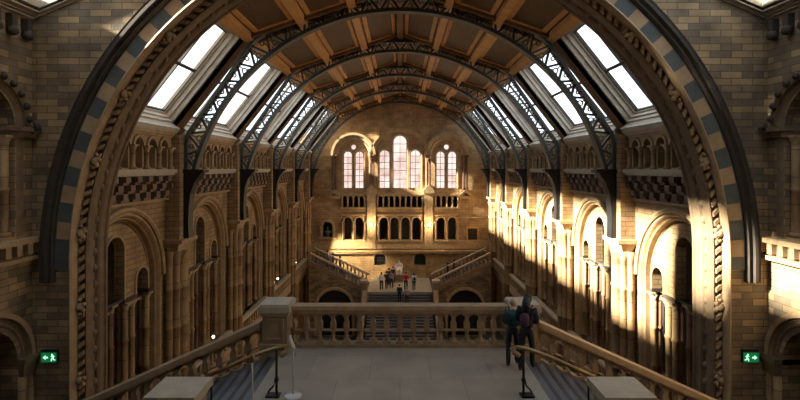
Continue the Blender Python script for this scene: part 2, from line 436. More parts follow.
# ------------------------------------------------------------------ roof of the hall
EX, EZ, JX, JZ, RZ = 9.5, 1.5, 6.35, 5.5, 7.62
sl = Vector((JX-EX, JZ-EZ)); LEN = sl.length; sd = sl/LEN; sn = Vector((sd.y, -sd.x))   # slope direction, outward normal
if sn.y < 0: sn = -sn
def slope_mp(s):
    return lambda a, b, t: (s*(EX+sd.x*b+sn.x*t), a, Zr(EZ+sd.y*b+sn.y*t))
roof_bays = [(YF1, RIB[0])]+[(RIB[k], RIB[k+1]) for k in range(4)]+[(RIB[4], YE)]
ceil = MB()
wn = 0
bays_lab = ['nearest the great front arch', 'second from the great front arch', 'third from the great front arch', 'fourth from the great front arch', 'fifth from the great front arch', 'beside the end wall']
for s in (-1, 1):
    mp = slope_mp(s)
    for k, (y0, y1) in enumerate(roof_bays):
        a0, a1 = y0+(.36 if k else .1), y1-.36 if k < 5 else y1-.3
        b0, b1 = .3, LEN-.2
        hole = rect(a0, a1, b0, b1)
        wn += 1
        w = sempty('window_%d' % wn, 'sloping roof skylight on the %s, %s' % (SIDE[s][0], bays_lab[k]), 'window', (0, 0, 0))
        MB().panel(rect(y0, y1, 0, LEN), [hole], 0, .2, mp).build('skylight_surround', WOOD, w)
        # deep reveal, stepped boards
        m = MB()
        for d0, d1, ins in ((.0, .22, 0), (.22, .42, .07), (.42, .62, .14), (.62, .85, .21)):
            A0, A1, B0, B1 = a0+ins, a1-ins, b0+ins, b1-ins
            m.panel(rect(a0-.15, a1+.15, b0-.15, b1+.15), [rect(A0, A1, B0, B1)], d0+.005, d1, mp)
        m.build('reveal', CREAM, w)
        g = .76; A0, A1, B0, B1 = a0+.21, a1-.21, b0+.21, b1-.21
        nc = 3 if k < 5 else 1
        m = MB()
        m.panel(rect(A0, A1, B0, B1), [rect(A0+(A1-A0)*i/nc+.05, A0+(A1-A0)*(i+1)/nc-.05, B0+(B1-B0)*j/2+.06, B0+(B1-B0)*(j+1)/2-.06) for i in range(nc) for j in range(2)], g-.06, g+.06, mp)
        m.build('window_frame', WFRAME, w)
        MB().panel(rect(A0, A1, B0, B1), [], g-.005, g+.005, mp).build('pane', GLASS, w)
        MB().panel(rect(a0-.1, a1+.1, b0-.3, b0), [], -.16, .02, mp).build('window_sill', CREAM, w)
    # ceiling slope
cmp_ = lambda s: (lambda a, b, t: (s*JX*(1-b), a, Zr(JZ+(RZ-JZ)*b+t)))
m = MB()
for s in (-1, 1): m.panel(rect(YF1, YE, -.02, 1), [], .06, .3, cmp_(s))
ce = struct(m, 'ceiling', WOOD, 'pitched timber ceiling with gilded beams and painted panels', 'ceiling')
for s in (-1, 1):
    mp = cmp_(s)
    for b in (.0, .345, .675):
        MB().panel(rect(YF1, YE, b-.018, b+.03), [], -.2, .06, mp).build('purlin', GOLDW, ce)
    for k, (y0, y1) in enumerate(roof_bays):
        for yy in (y0+.42, y1-.42): MB().panel(rect(yy-.1, yy+.1, .0, 1), [], -.16, .06, mp).build('rafter', WOOD, ce)
        hs = [(y0+.55, y1-.55)]
        for A0, A1 in hs:
            for B0, B1 in ((.05, .31), (.39, .64), (.72, .96)):
                p = MB().panel(rect(A0, A1, B0, B1), [rect(A0+.12, A1-.12, B0+.028, B1-.028)], -.03, .06, mp).build('panel_frame', GOLDW, ce)
                MB().panel(rect(A0+.1, A1-.1, B0+.02, B1-.02), [], .03, .058, mp).build('painted_panel', PAINT, p)
MB().box(-.16, .16, YF1, YE, Zr(RZ-.3), Zr(RZ+.02)).build('ridge_beam', WOOD, ce)

# ------------------------------------------------------------------ iron roof trusses
RL, CZ = 8.9, -2.3
RU, UZ = 11.5, 7.3-11.5
def upper_poly():
    a = math.asin(6.2/RU); p = [(9.08, -.2), (9.08, 1.0), (8.98, 1.5)]
    q = [(RU*math.sin(a-2*a*i/28), UZ+RU*math.cos(a-2*a*i/28)) for i in range(29)]
    return p+q+[(-x, z) for x, z in p[::-1]]
UP = upper_poly()
def ray_up(th):
    dx, dz = math.cos(th), math.sin(th)
    best = None
    for (x0, z0), (x1, z1) in zip(UP, UP[1:]):
        ex, ez = x1-x0, z1-z0; den = dx*ez-dz*ex
        if abs(den) < 1e-9: continue
        ox, oz = x0, z0-CZ
        t = (ox*ez-oz*ex)/den; u = (ox*dz-oz*dx)/den
        if -1e-6 <= u <= 1+1e-6 and t > 0: best = t if best is None else max(best, t)
    return (dx*best, CZ+dz*best)
def make_truss(label, y):
    t = thing('roof_truss', label, 'truss', (0, y, ZC), 0, 'arched iron roof trusses')
    th = [PI*i/72 for i in range(73)]
    th0 = math.asin(-.65/RL)
    ths = [th0+(PI-2*th0)*i/72 for i in range(73)]
    lo = [(RL*math.cos(a), CZ+RL*math.sin(a)) for a in ths]; hi = [((RL+.15)*math.cos(a), CZ+(RL+.15)*math.sin(a)) for a in ths]
    MB().strip(lo, hi, -.19, .19).build('lower_chord', IRON, t)
    off = []
    for i, p in enumerate(UP):
        a, b = UP[max(i-1, 0)], UP[min(i+1, len(UP)-1)]; d = Vector((b[0]-a[0], b[1]-a[1])).normalized()
        off.append((p[0]-d.y*.14, p[1]+d.x*.14))
    MB().strip(UP, off, -.19, .19).build('upper_chord', IRON, t)
    a0 = math.asin(2.25/RL); N = 28; st = (PI-2*a0)/N
    m = MB(); g = MB()
    L = lambda a: ((RL+.08)*math.cos(a), CZ+(RL+.08)*math.sin(a))
    for k in range(N):
        p, q, u = L(a0+k*st), L(a0+(k+1)*st), ray_up(a0+(k+.5)*st)
        m.bar(p, u, .085, -.07, .07); m.bar(u, q, .085, -.07, .07)
        cx, cz = (p[0]+q[0]+u[0])/3, (p[1]+q[1]+u[1])/3; r = .13
        g.strip(circ(cx, cz, r-.05, 10), circ(cx, cz, r, 10), -.03, .03, True)
        for sx in (p, q, u):
            e = (cx+(sx[0]-cx)*.55, cz+(sx[1]-cz)*.55); f = (cx+(sx[0]-cx)*.18, cz+(sx[1]-cz)*.18)
            g.bar(f, e, .05, -.025, .025)
        u2 = ray_up(a0+(k+1.5)*st) if k < N-1 else None
        if u2:
            cx, cz = (u[0]+q[0]+u2[0])/3, (u[1]+q[1]+u2[1])/3
            g.strip(circ(cx, cz, .06, 8), circ(cx, cz, .11, 8), -.03, .03, True)
    nf = len(m.f); m.add(g.v, g.f); lo_ = m.build('lattice', IRON, t, mats=[GOLDI])
    for p in lo_.data.polygons[nf:]: p.material_index = 1
    for s in (-1, 1):
        aa = [math.asin((z-CZ)/RL) for z in (-.2, -.6, -1.1, -1.7, -2.3, -2.94)]
        inn = [(s*(RL*math.cos(a)-.02-.3*max(0, (z+1.1)/.9)**2*(z > -1.1)), z) for a, z in zip(aa, (-.2, -.6, -1.1, -1.7, -2.3, -2.94))]
        out = [(s*9.09, z) for z in (-.2, -.6, -1.1, -1.7, -2.3, -2.94)]
        MB().strip(inn, out, -.24, .24).build('bracket', IRONB, t)
        MB().box(min(s*8.22, s*9.09), max(s*8.22, s*9.09), -.3, .3, -.2, -.06).build('bracket_cap', IRONB, t)
    return t
TO = ['nearest', 'second nearest', 'third from the front', 'fourth from the front', 'deepest']
proto_t = None
for k, yr in enumerate(RIB):
    lb = '%s of the arched lattice iron trusses spanning the hall roof' % TO[k]
    if proto_t is None: proto_t = make_truss(lb, yr)
    else: dup(proto_t, (0, yr, ZC), 0, lb)

# ------------------------------------------------------------------ great front arch
ACZ = -2.6
NX, EV, SL = 10.67, 4.38, .43        # near room half width, eave height, roof pitch
wall = MB()
outer = [(-OUTX, -ZC), (-9.55, -ZC)]+[(-9.55*math.cos(PI*k/64), ACZ+9.55*math.sin(PI*k/64)) for k in range(65)]+[(9.55, -ZC), (OUTX, -ZC), (OUTX, 6), (6, 9.8), (-6, 9.8), (-OUTX, 6)]
wall.panel(outer, [], 0, YF1-YF0, lambda a, b, t: (a, YF0+t, Zr(b)))
wf = struct(wall, 'wall_front', FRONT, 'brown brick wall pierced by the great round arch in front', 'wall')
ga = thing('great_arch', 'huge round moulded stone arch framing the whole hall view', 'arch', (0, YF0, 0))
fm = lambda a, b, t: (a, t, Zr(b))
MB().arch([(9.98, 0), (9.98, -.1), (10.03, -.16), (10.1, -.1), (10.13, -.12), (10.18, -.2), (10.26, -.2), (10.31, -.12), (10.37, -.14), (10.4, 0)], ACZ, -3.3, fm, 72).build('hood_mould', DARKM, ga)
nv = 58
MB().arch([(9.98, 0), (9.98, -.05), (9.5, -.05), (9.5, .1)], ACZ, -2.95, fm, 72).build('voussoir_band', GREYB, ga)
for k in range(0, nv, 2):
    a0, a1 = PI*(k+.06)/nv, PI*(k+.98)/nv
    ins = [(9.53*math.cos(a), Zr(ACZ+9.53*math.sin(a))) for a in (a0, (a0+a1)/2, a1)]
    out = [(9.93*math.cos(a), Zr(ACZ+9.93*math.sin(a))) for a in (a0, (a0+a1)/2, a1)]
    MB().strip(ins, out, -.075, .0).build('voussoir', BUFFV, ga)
MB().arch([(9.54, 0), (9.54, -.1), (9.5, -.17), (9.45, -.2), (9.42, -.14), (9.42, .1)], ACZ, -ZC, fm, 72).build('roll_moulding', BUFFV, ga)
prof = [(9.43, .1), (9.43, .26), (9.28, .26), (9.26, .2), (9.22, .18), (9.2, .26), (9.2, .5), (9.24, .54), (9.28, .6), (9.28, .7), (9.22, .74), (9.18, .82), (9.22, .9), (9.24, .96), (9.24, 1.1), (9.19, 1.14), (9.19, 1.22), (9.5, 1.22), (9.56, 1.22)]
MB().arch(prof, ACZ, -ZC, fm, 72).build('archivolt', FRONTP, ga)
# carved rope on the second order
m = MB(); R = 9.355
def along(i, n, R=R):
    """point and tangent angle along jamb-arch-jamb, i in 0..n"""
    J = 9.0; Ltot = 2*J+PI*R; d = Ltot*i/n
    if d < J: return (-R, ACZ-J+d, 0)
    if d > J+PI*R: return (R, ACZ-(d-J-PI*R), PI)
    a = (d-J)/R; return (-R*math.cos(a), ACZ+R*math.sin(a), -a)
n = 170
for i in range(n):
    x, z, a = along(i, n); ca, sa = math.cos(a), math.sin(a)
    t = MB().box(-.055, .055, -.07, .07, -.13, .13)
    vs = []
    for (px, py, pz) in t.v:
        rx, rz = px*1.6, pz*.5+px*1.2
        vs.append((x+(rx*ca-rz*sa), .2+py, Zr(z+(rx*sa+rz*ca))))
    m.add(vs, t.f)
m.build('carved_rope', BUFFV, ga)
n = 22
for i in range(n):
    x, z, a = along(i+.5, n); m = MB()
    for j, (u, v, r) in enumerate(((0, 0, .12), (.12, .08, .07), (-.12, .08, .07), (.1, -.1, .07), (-.1, -.1, .07), (0, .2, .06), (0, -.2, .06))):
        m.ball((x+u*math.cos(a)-v*math.sin(a), .1, Zr(z+u*math.sin(a)+v*math.cos(a))), r, 7, 5)
    m.build('carved_boss', BUFFV, ga)
n = 96
for i in range(n):
    x, z, a = along(i+.5, n, 9.25)
    MB().ball((x, .6, Zr(z)), .12, 6, 4, (.8, 1, 1.1)).build('bead', FRONTP, ga)

# ------------------------------------------------------------------ near room: side walls, roof
for s, nm in ((-1, 'left'), (1, 'right')):
    mp = lambda a, b, t, s=s: (s*(NX+t), a, Zr(b))
    cs = [12.9-3.4*i for i in range(4)]
    holes = []
    for c in cs: holes += [arch_pts(c, 1.2, .95, -1.9, 12), arch_pts(c, -5.35, 1.05, -15.5, 12), rect(c-.62, c+.62, -2.0, -1.95)][:2]
    struct(MB().panel(rect(-4.5, YF0, -ZC, EV+.3), holes, 0, .7, mp), 'wall_near_'+nm, FRONT, 'brick side wall at the %s edge with an arch above another' % nm, 'wall')
    SD = 'left' if s < 0 else 'right'
    for i, c in enumerate(cs[:2]):
        kk = ['by the great arch', 'second from the great arch'][i]
        rot = 0 if s > 0 else PI
        t = thing('upper_window_arch', 'upper carved round arch in the %s side wall, %s' % (SD, kk), 'arch', (s*NX, c, Zr(-2)), rot, 'carved arches in the near side walls')
        MB().arch([(.95, .5), (.95, .2), (1.0, .1), (1.0, 0), (1.08, -.06), (1.14, 0), (1.2, -.05)], 3.2, .1, LM, 20).build('archivolt', FRONTP, t)
        MB().arch([(1.2, 0), (1.2, -.12), (1.36, -.14), (1.4, 0)], 3.2, 3.2, LM, 20).build('hood_mould', FRONTP, t)
        for j in range(11):
            a = PI*(j+.5)/11; MB().ball((-.16, -1.3*math.cos(a), 3.2+1.3*math.sin(a)), .11, 6, 4).build('leaf_crocket', DARKM, t)

        for q in (-1, 1): MB().box(-.26, .3, q*1.25-.42, q*1.25+.42, 3.02, 3.14).box(-.16, .3, q*1.25-.36, q*1.25+.36, 2.86, 3.02).build('impost', FRONTP, t)
        for q in (-1, 1): colonnette('colonnette', BUFFC, t, .2, q*.84, .1, 2.9, .1, (1.4,), n=10)
        t = thing('balcony_ledge', 'corbelled stone balcony ledge on the %s side wall, %s' % (SD, kk), 'ledge', (s*NX, c, Zr(-2.4)), rot, 'balcony ledges on the near side walls')
        MB().box(-.3, .0, -1.69, 1.69, .28, .42).build('coping', BUFFP, t)
        MB().box(-.12, .0, -1.69, 1.69, -.1, .28).build('band', FRONTP, t)
        for j in range(9): MB().box(-.26, 0, -1.6+j*.4-.09, -1.6+j*.4+.09, -.02, .28).build('corbel', BUFFP, t)
        MB().box(-.2, 0, -1.69, 1.69, -.22, -.1).build('string_course', BUFFP, t)
        t = thing('lower_arch', 'lower round arch on paired columns in the %s side wall, %s' % (SD, kk), 'arch', (s*NX, c, Zr(-9.5)), rot, 'lower arches in the near side walls')
        z = 9.5-5.35
        MB().arch([(1.05, .6), (1.05, .2), (1.1, .12), (1.16, .02), (1.22, -.06), (1.3, .02), (1.36, -.06), (1.42, 0)], z, z, LM, 20).build('archivolt', FRONTP, t)
        MB().arch([(1.42, 0), (1.42, -.14), (1.55, -.16), (1.6, 0)], z, z, LM, 20).build('hood_mould', BUFFP, t)
        for q in (-1, 1): MB().box(-.22, .5, q*1.35-.3, q*1.35+.32, z-.14, z).box(-.14, .4, q*1.35-.22, q*1.35+.26, z-.5, z-.14, .05).build('capital', FRONTP, t)
        for q in (-1, 1):
            for dx, dy in ((0, 1.2), (.02, 1.5)):
                MB().lathe(dx, q*dy, [(.18, -6), (.13, -5.8), (.13, z-2.2), (.17, z-2.15), (.17, z-2.05), (.13, z-2), (.13, z-.5)], 12).build('colonnette', BUFFC, t)
    # gargoyle at the impost by the corner
    t = thing('stone_gargoyle', 'small dark carved beast jutting from the %s impost by the great arch' % SD, 'carving', (s*(NX-.02), 14.28, Zr(1.02)), 0 if s > 0 else PI)
    m = MB().tube([(.0, 0, 0), (-.12, 0, .04), (-.24, 0, .1)], [.1, .1, .07], 8).ball((-.3, 0, .14), .09, 8, 6, (1.2, 1, 1)).ball((-.38, 0, .1), .05, 6, 4)
    m.build('beast_body', DARKM, t)
    MB().ball((-.27, -.07, .24), .03, 6, 4).ball((-.27, .07, .24), .03, 6, 4).build('ear', DARKM, t)
    # roof slope with skylights, cornices
    rm = lambda a, b, t, s=s: (s*(NX-b), a, Zr(EV+SL*b+t))
    hol = [rect(12.2, 14.36, .3, 3.6), rect(10.2, 12.1, 1.4, 3.2), rect(12.6, 12.95, 6.9, 8.1), rect(1.5, 9.9, .3, 4)] if s < 0 else [rect(10.4, 14.3, .3, 5), rect(2, 9.6, .3, 5)]  # corner openings are real; the others are added unseen to aim sun and daylight
    struct(MB().panel(rect(-4.5, YF0, -1.9, NX+.001), hol, .0, .25, rm), 'ceiling_near_'+nm, CREAM, 'sloping ceiling edge over the %s side wall' % nm, 'ceiling')
    for i, (h, pl) in enumerate(zip(hol, ('in the top %s corner by the great arch', 'added unseen for light, second from the great arch on the %s', 'small, added for a sun streak, high on the slope on the %s', 'added unseen for daylight, furthest back on the %s'))):
        wn += 1
        w = sempty('window_%d' % wn, 'roof skylight '+pl % SD, 'window')
        (a0, b0), (a1, b1) = h[0], h[2]
        MB().panel(rect(a0-.06, a1+.06, b0-.06, b1+.06), [rect(a0, a1, b0, b1)], -.04, .3, rm).panel(rect(a0-.03, a1+.03, b0-.03, b1+.03), [rect(a0+.06, a1-.06, b0+.06, b1-.06)], .05, .3, rm).build('window_frame', CAP, w)
        MB().panel(rect(a0, a1, b0, b1), [], .2, .21, rm).build('pane', GLASS, w)
        m = MB()
        for q in (.25, .5, .75): m.panel(rect(a0+(a1-a0)*q-.03, a0+(a1-a0)*q+.03, b0, b1), [], .16, .24, rm)
        m.build('glazing_bars', CAP, w)
    m = MB()
    for b0, b1, t0 in ((0, .08, -.1), (0, .15, -.06), (0, .22, -.03)): m.panel(rect(-4, YF0, b0, b1), [], t0, 0, rm)
    for a0, t0 in ((.05, -.1), (.09, -.06), (.13, -.03)): m.panel(rect(YF0-a0, YF0, .0, NX), [], t0, 0, rm)
    struct(m, 'trim_%d' % (1 if s < 0 else 2), CAP, 'pale moulded cornice under the sloping ceiling, %s corner' % SD, 'cornice')
    m = MB()
    for i in range(16):
        y = YF0-.35-i*.55
        m.ball((s*(NX-.14), y, Zr(3.75)), .15, 8, 5); m.box(min(s*(NX-.2), s*NX), max(s*(NX-.2), s*NX), y-.09, y+.09, Zr(3.85), Zr(4.2))
    struct(m, 'trim_%d' % (3 if s < 0 else 4), DARKM, 'row of dark carved corbels under the cornice on the %s side wall' % SD, 'corbel')
struct(MB().box(-OUTX, OUTX, -5, -4.5, 0, Zr(9.8)), 'wall_near_back', FRONT, 'brick wall behind the viewpoint', 'wall')

# exit signs
def exit_sign(s):
    SD = 'left' if s < 0 else 'right'
    t = thing('exit_sign', 'small lit green exit sign with running figure and arrow, %s of the great arch' % SD, 'sign', (s*10.12, YF0, Zr(-5.45)))
    MB().box(-.24, .24, -.09, 0, -.16, .2).build('sign_box', DARKV, t)
    MB().box(-.22, .22, -.1, -.085, -.15, .13).build('green_panel', GREENS, t)
    m = MB(); f = XZ(-.104)
    a = s                       # the arrow points to the outer side
    m.panel([(a*.02, .015), (a*.09, .015), (a*.09, .06), (a*.17, -.01), (a*.09, -.08), (a*.09, -.035), (a*.02, -.035)], [], 0, .006, f)
    m.build('arrow', WHITES, t)
    m = MB(); b = -a*.11
    m.panel(circ(b+a*.01, .075, .024, 10), [], 0, .006, f)
    def limb(p, q, w):
        d = Vector((q[0]-p[0], q[1]-p[1])).normalized(); n2 = (-d.y*w/2, d.x*w/2)
        m.panel([(p[0]+n2[0], p[1]+n2[1]), (q[0]+n2[0], q[1]+n2[1]), (q[0]-n2[0], q[1]-n2[1]), (p[0]-n2[0], p[1]-n2[1])], [], 0, .006, f)
    for p, q, w in (((0, .05), (-.015, -.03), .045), ((-.015, -.03), (.035, -.06), .026), ((.035, -.06), (.03, -.12), .024), ((-.015, -.03), (-.035, -.075), .026), ((-.035, -.075), (-.085, -.08), .024), ((0, .045), (.05, .015), .02), ((0, .045), (-.06, .02), .02)):
        limb((b+a*p[0], p[1]), (b+a*q[0], q[1]), w)
    m.build('running_figure', WHITES, t)
exit_sign(-1); exit_sign(1)

# ------------------------------------------------------------------ end wall
S = F/YE
ex = lambda px: (px-400)/S
ez = lambda py: (168-py)/S
lanc = [(-5.6, .48, ez(155.5), -2.14), (-4.36, .48, ez(155.5), -2.14), (-1.66, .58, ez(155), -2.14), (0, .75, 2.78, -2.14), (1.66, .58, ez(155), -2.14), (4.36, .48, ez(155.5), -2.14), (5.6, .48, ez(155.5), -2.14)]
small = [(x*.6+c, .21, -3.21, -4.2) for c, xs in ((-5.0, (-1.5, -.5, .5, 1.5)), (0, (-3.5, -2.5, -1.5, -.5, .5, 1.5, 2.5, 3.5)), (5.0, (-1.5, -.5, .5, 1.5))) for x in xs]
big = [(x, .42, -5.72, -7.7) for x in (-5.58, -4.38, -1.74, -.58, .58, 1.74, 4.38, 5.58)]
low = [(-2.15, .62, -9.75, -10.4), (2.15, .62, -9.75, -10.4)]
holes = [arch_pts(c, zs, r, zb, 10) for c, r, zs, zb in lanc+small+big+low]+[circ(-4.98, 2.25, .27, 12), circ(4.98, 2.25, .27, 12), arch_pts(-7.75, -6.3, .55, -7.4, 10)]
emp = lambda a, b, t: (a, YE+t, Zr(b))
struct(MB().panel([(-OUTX, -ZC), (OUTX, -ZC), (OUTX, 2), (0, 9), (-OUTX, 2)], holes, 0, .55, emp), 'wall_end', END, 'tall end wall with lancet windows and rows of small arches', 'wall')
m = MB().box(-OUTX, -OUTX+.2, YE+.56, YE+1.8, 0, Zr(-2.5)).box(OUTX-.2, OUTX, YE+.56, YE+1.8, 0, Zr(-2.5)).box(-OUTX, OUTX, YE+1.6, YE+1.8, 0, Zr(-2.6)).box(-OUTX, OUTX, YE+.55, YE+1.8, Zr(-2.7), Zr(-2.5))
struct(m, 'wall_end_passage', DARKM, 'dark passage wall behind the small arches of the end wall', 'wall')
WL = ['outer left lancet window of the end wall', 'inner left lancet window of the end wall', 'lancet left of the tall central window', 'tallest central lancet window of the end wall', 'lancet right of the tall central window', 'inner right lancet window of the end wall', 'outer right lancet window of the end wall']
for (c, r, zs, zb), lb in zip(lanc, WL):
    wn += 1
    w = sempty('window_%d' % wn, 'bright leaded '+lb, 'window')
    op = arch_pts(c, zs, r, zb, 12)
    MB().panel(op, [], .3, .31, emp).build('pane', LEADG, w)
    m = MB().arch([(r, .25), (r-.06, .25), (r-.06, .36)], zs, zb, emp, 12, cx=c)
    nb = 6
    for i in range(1, nb): z = zb+(zs+r-zb)*i/nb; m.box(c-r, c+r, YE+.27, YE+.33, Zr(z)-.025, Zr(z)+.025)
    m.box(c-.02, c+.02, YE+.27, YE+.33, Zr(zb), Zr(zs+r-.02))
    m.build('window_frame', WFRAME, w)
    MB().arch([(r, 0), (r+.04, -.08), (r+.16, -.08), (r+.18, 0)], zs, zb, emp, 14, cx=c).build('moulding', ENDP, w)
for q in (-1, 1):
    wn += 1
    w = sempty('window_%d' % wn, 'small round window above the %s lancet pair' % ('left' if q < 0 else 'right'), 'window')
    MB().panel(circ(q*4.98, 2.25, .27, 12), [], .3, .31, emp).build('pane', LEADG, w)
    MB().panel(circ(q*4.98, 2.25, .4, 16), [circ(q*4.98, 2.25, .27, 16)], -.08, 0, emp).build('moulding', ENDP, w)
# large arches over the windows
for c, ri, ro, zs, lb, zf in ((-4.98, 1.62, 2.38, ez(155), 'moulded arch framing the left pair of end windows', -2.3), (0, 2.85, 3.32, ez(158.5), 'wide moulded arch framing the central end windows', -2.3), (4.98, 1.62, 2.38, ez(155), 'moulded arch framing the right pair of end windows', -2.3)):
    t = thing('window_arch', lb, 'arch', (c, YE, Zr(-2.3)), 0)
    k = 2.3
    d = (ro-ri)/3
    MB().arch([(ri, 0), (ri, -.2), (ri+d*.6, -.26), (ri+d, -.2), (ri+d, -.34), (ri+2*d, -.38), (ri+2*d, -.3)], zs+k, zs+k, fm and (lambda a, b, tt: (a, tt, b)), 24).build('archivolt', ENDP, t)
    MB().arch([(ri+2*d, -.3), (ri+2*d, -.48), (ro, -.48), (ro, 0)], zs+k, zs+k, lambda a, b, tt: (a, tt, b), 24).build('hood_mould', ENDP, t)
    for q in (-1, 1):
        for rr in ((ri+.18, ri+.52) if c else (ri+.2,)):
            MB().lathe(q*rr, -.24, [(.16, 0), (.16, .15), (.12, .25), (.12, zs+k-.5), (.2, zs+k-.12), (.24, zs+k-.12), (.24, zs+k)], 10).build('colonnette', REDC, t)
# gallery storeys of the end wall
def end_row(name, lb, items, cat, zb, zt):
    xs = [i[0] for i in items]; r = items[0][1]; c = sum(xs)/len(xs)
    t = thing(name, lb, cat, (c, YE, Zr(zb)), 0, 'arcades across the end wall')
    hw = max(abs(x-c) for x in xs)+r+.25
    m = MB()
    for x, r, zs, zbb in items: m.arch([(r, .02), (r, -.1), (r+.1, -.12), (r+.14, 0)], zs-zb, zs-zb, lambda a, b, tt: (a, tt, b), 10, cx=x-c)
    m.build('arch_mould', ENDP, t)
    pitch = abs(xs[1]-xs[0])
    for k in range(len(xs)+1):
        x = xs[0]-pitch/2+pitch*k-c
        MB().lathe(x, -.12, [(.11, 0), (.11, .1), (.075, .18), (.075, items[0][2]-zb-.2), (.13, items[0][2]-zb)], 8).build('colonnette', ENDP, t)
    MB().box(-hw, hw, -.3, 0, -.14, 0).build('ledge', ENDP, t)
    MB().box(-hw, hw, -.22, 0, zt-zb, zt-zb+.14).build('string_course', ENDP, t)
for c, nm in ((-5, 'left'), (0, 'central'), (5, 'right')):
    end_row('small_arcade', 'row of tiny arches under the %s windows of the end wall' % nm, [i for i in small if abs(i[0]-c) < 2.3], 'arcade', -4.2, -2.9)
    end_row('tall_arcade', 'group of tall dark arched openings, %s on the end wall' % nm, [i for i in big if abs(i[0]-c) < 2], 'arcade', -7.7, -5.1)
# pilaster strips and lamps
for q, SD in ((-1, 'left'), (1, 'right')):
    t = thing('wall_pilaster', 'flat stone pilaster bearing a lamp, %s of centre on the end wall' % SD, 'pilaster', (q*3.05, YE, Zr(-8.6)))
    MB().box(-.45, .45, -.35, 0, 0, 6.1).build('shaft', ENDP, t)
    MB().panel([(-.6, 5.9), (.6, 5.9), (.6, 6.2), (0, 6.9), (-.6, 6.2)], [], -.5, 0, lambda a, b, tt: (a, tt, b)).build('gablet', ENDP, t)
    l = thing('wall_lamp', 'glowing globe lamp on the %s pilaster of the end wall' % SD, 'lamp', (q*3.05, YE-.35, Zr(-6.2)))
    MB().tube([(0, 0, 0), (0, -.25, -.05), (0, -.3, .08)], .035).build('arm', BRASS, l)
    MB().ball((0, -.3, .22), .17, 10, 8).build('globe', LAMPM, l)
    t = thing('wall_canopy', 'small gabled stone canopy high on the %s flank of the end wall' % SD, 'carving', (q*7.0, YE, Zr(-3.1)))
    MB().panel([(-.75, 0), (.75, 0), (.75, .12), (0, .85), (-.75, .12)], [[(-.4, .12), (.4, .12), (0, .5)]], -.5, 0, lambda a, b, tt: (a, tt, b)).build('gable', ENDP, t)
    MB().box(-.5, .5, -.4, 0, -.2, 0, .1).build('corbel', ENDP, t)
    struct(MB().box(min(q*6.5, q*9.2), max(q*6.5, q*9.2), YE-.12, YE, Zr(-5.35), Zr(-5.22)).box(min(q*6.5, q*9.2), max(q*6.5, q*9.2), YE-.16, YE, Zr(-2.5), Zr(-2.3)), 'trim_%d' % (5 if q < 0 else 6), ENDP, 'string courses on the %s flank of the end wall' % SD, 'string course')
struct(MB().box(-9.5, 9.5, YE-.5, YE, Zr(-8.95), Zr(-8.75)).box(-9.5, 9.5, YE-.35, YE, Zr(-9.15), Zr(-8.95)).box(-9.5, 9.5, YE-.2, YE, Zr(-8.62), Zr(-7.75)), 'trim_7', ENDP, 'ledge with plain parapet running across the end wall', 'ledge')
# niche bust, framed picture, low grilles
t = thing('niche_bust', 'greenish bust on a ledge in the left niche of the end wall', 'statue', (-7.75, YE+.1, Zr(-7.4)))
MB().lathe(0, .15, [(.3, 0), (.18, .15), (.14, .3), (.36, .45), (.38, .6), (.12, .72), (.1, .78)], 12).ball((0, .15, .92), .16, 10, 8, (.85, .9, 1.15)).build('bust', plain('verdigris', (86, 112, 98), .6), t)
t = thing('niche_surround', 'stone surround with sill about the left niche of the end wall', 'niche', (-7.75, YE, Zr(-7.6)))
MB().arch([(.55, 0), (.55, -.15), (.78, -.15), (.8, 0)], 1.3, .2, lambda a, b, tt: (a, tt, b), 14).build('frame', ENDP, t)
MB().box(-.95, .95, -.4, 0, 0, .2).build('sill', ENDP, t)
t = thing('framed_picture', 'dark framed portrait on the right flank of the end wall', 'picture', (ex(472.5), YE, ez(234)+ZC))
MB().panel(rect(-.66, .66, -.75, .75), [rect(-.5, .5, -.6, .6)], -.1, 0, lambda a, b, tt: (a, tt, b)).build('frame', GOLDW, t)
MB().box(-.52, .52, -.05, 0, -.62, .62).build('canvas', plain('dark_painting', (52, 38, 30), .5, .5, 3), t)
for (c, r, zs, zb), SD in zip(low, ('left', 'right')):
    t = thing('wall_grille', 'dark arched grille low in the end wall, %s of the statue' % SD, 'grille', (c, YE, Zr(zb)))
    k = -zb
    MB().arch([(r, .1), (r, -.06), (r+.14, -.06), (r+.16, 0)], zs+k, 0, lambda a, b, tt: (a, tt, b), 12).build('surround', ENDP, t)
    m = MB()
    for i in range(5): m.box(-r+.1+i*(2*r-.2)/4-.03, -r+.1+i*(2*r-.2)/4+.03, .12, .17, 0, zs+k+math.sqrt(max(.01, r*r-(-r+.1+i*(2*r-.2)/4)**2)))
    for i in range(3): m.box(-r, r, .12, .17, .15+i*.3, .2+i*.3)
    m.build('bars', IRON, t)

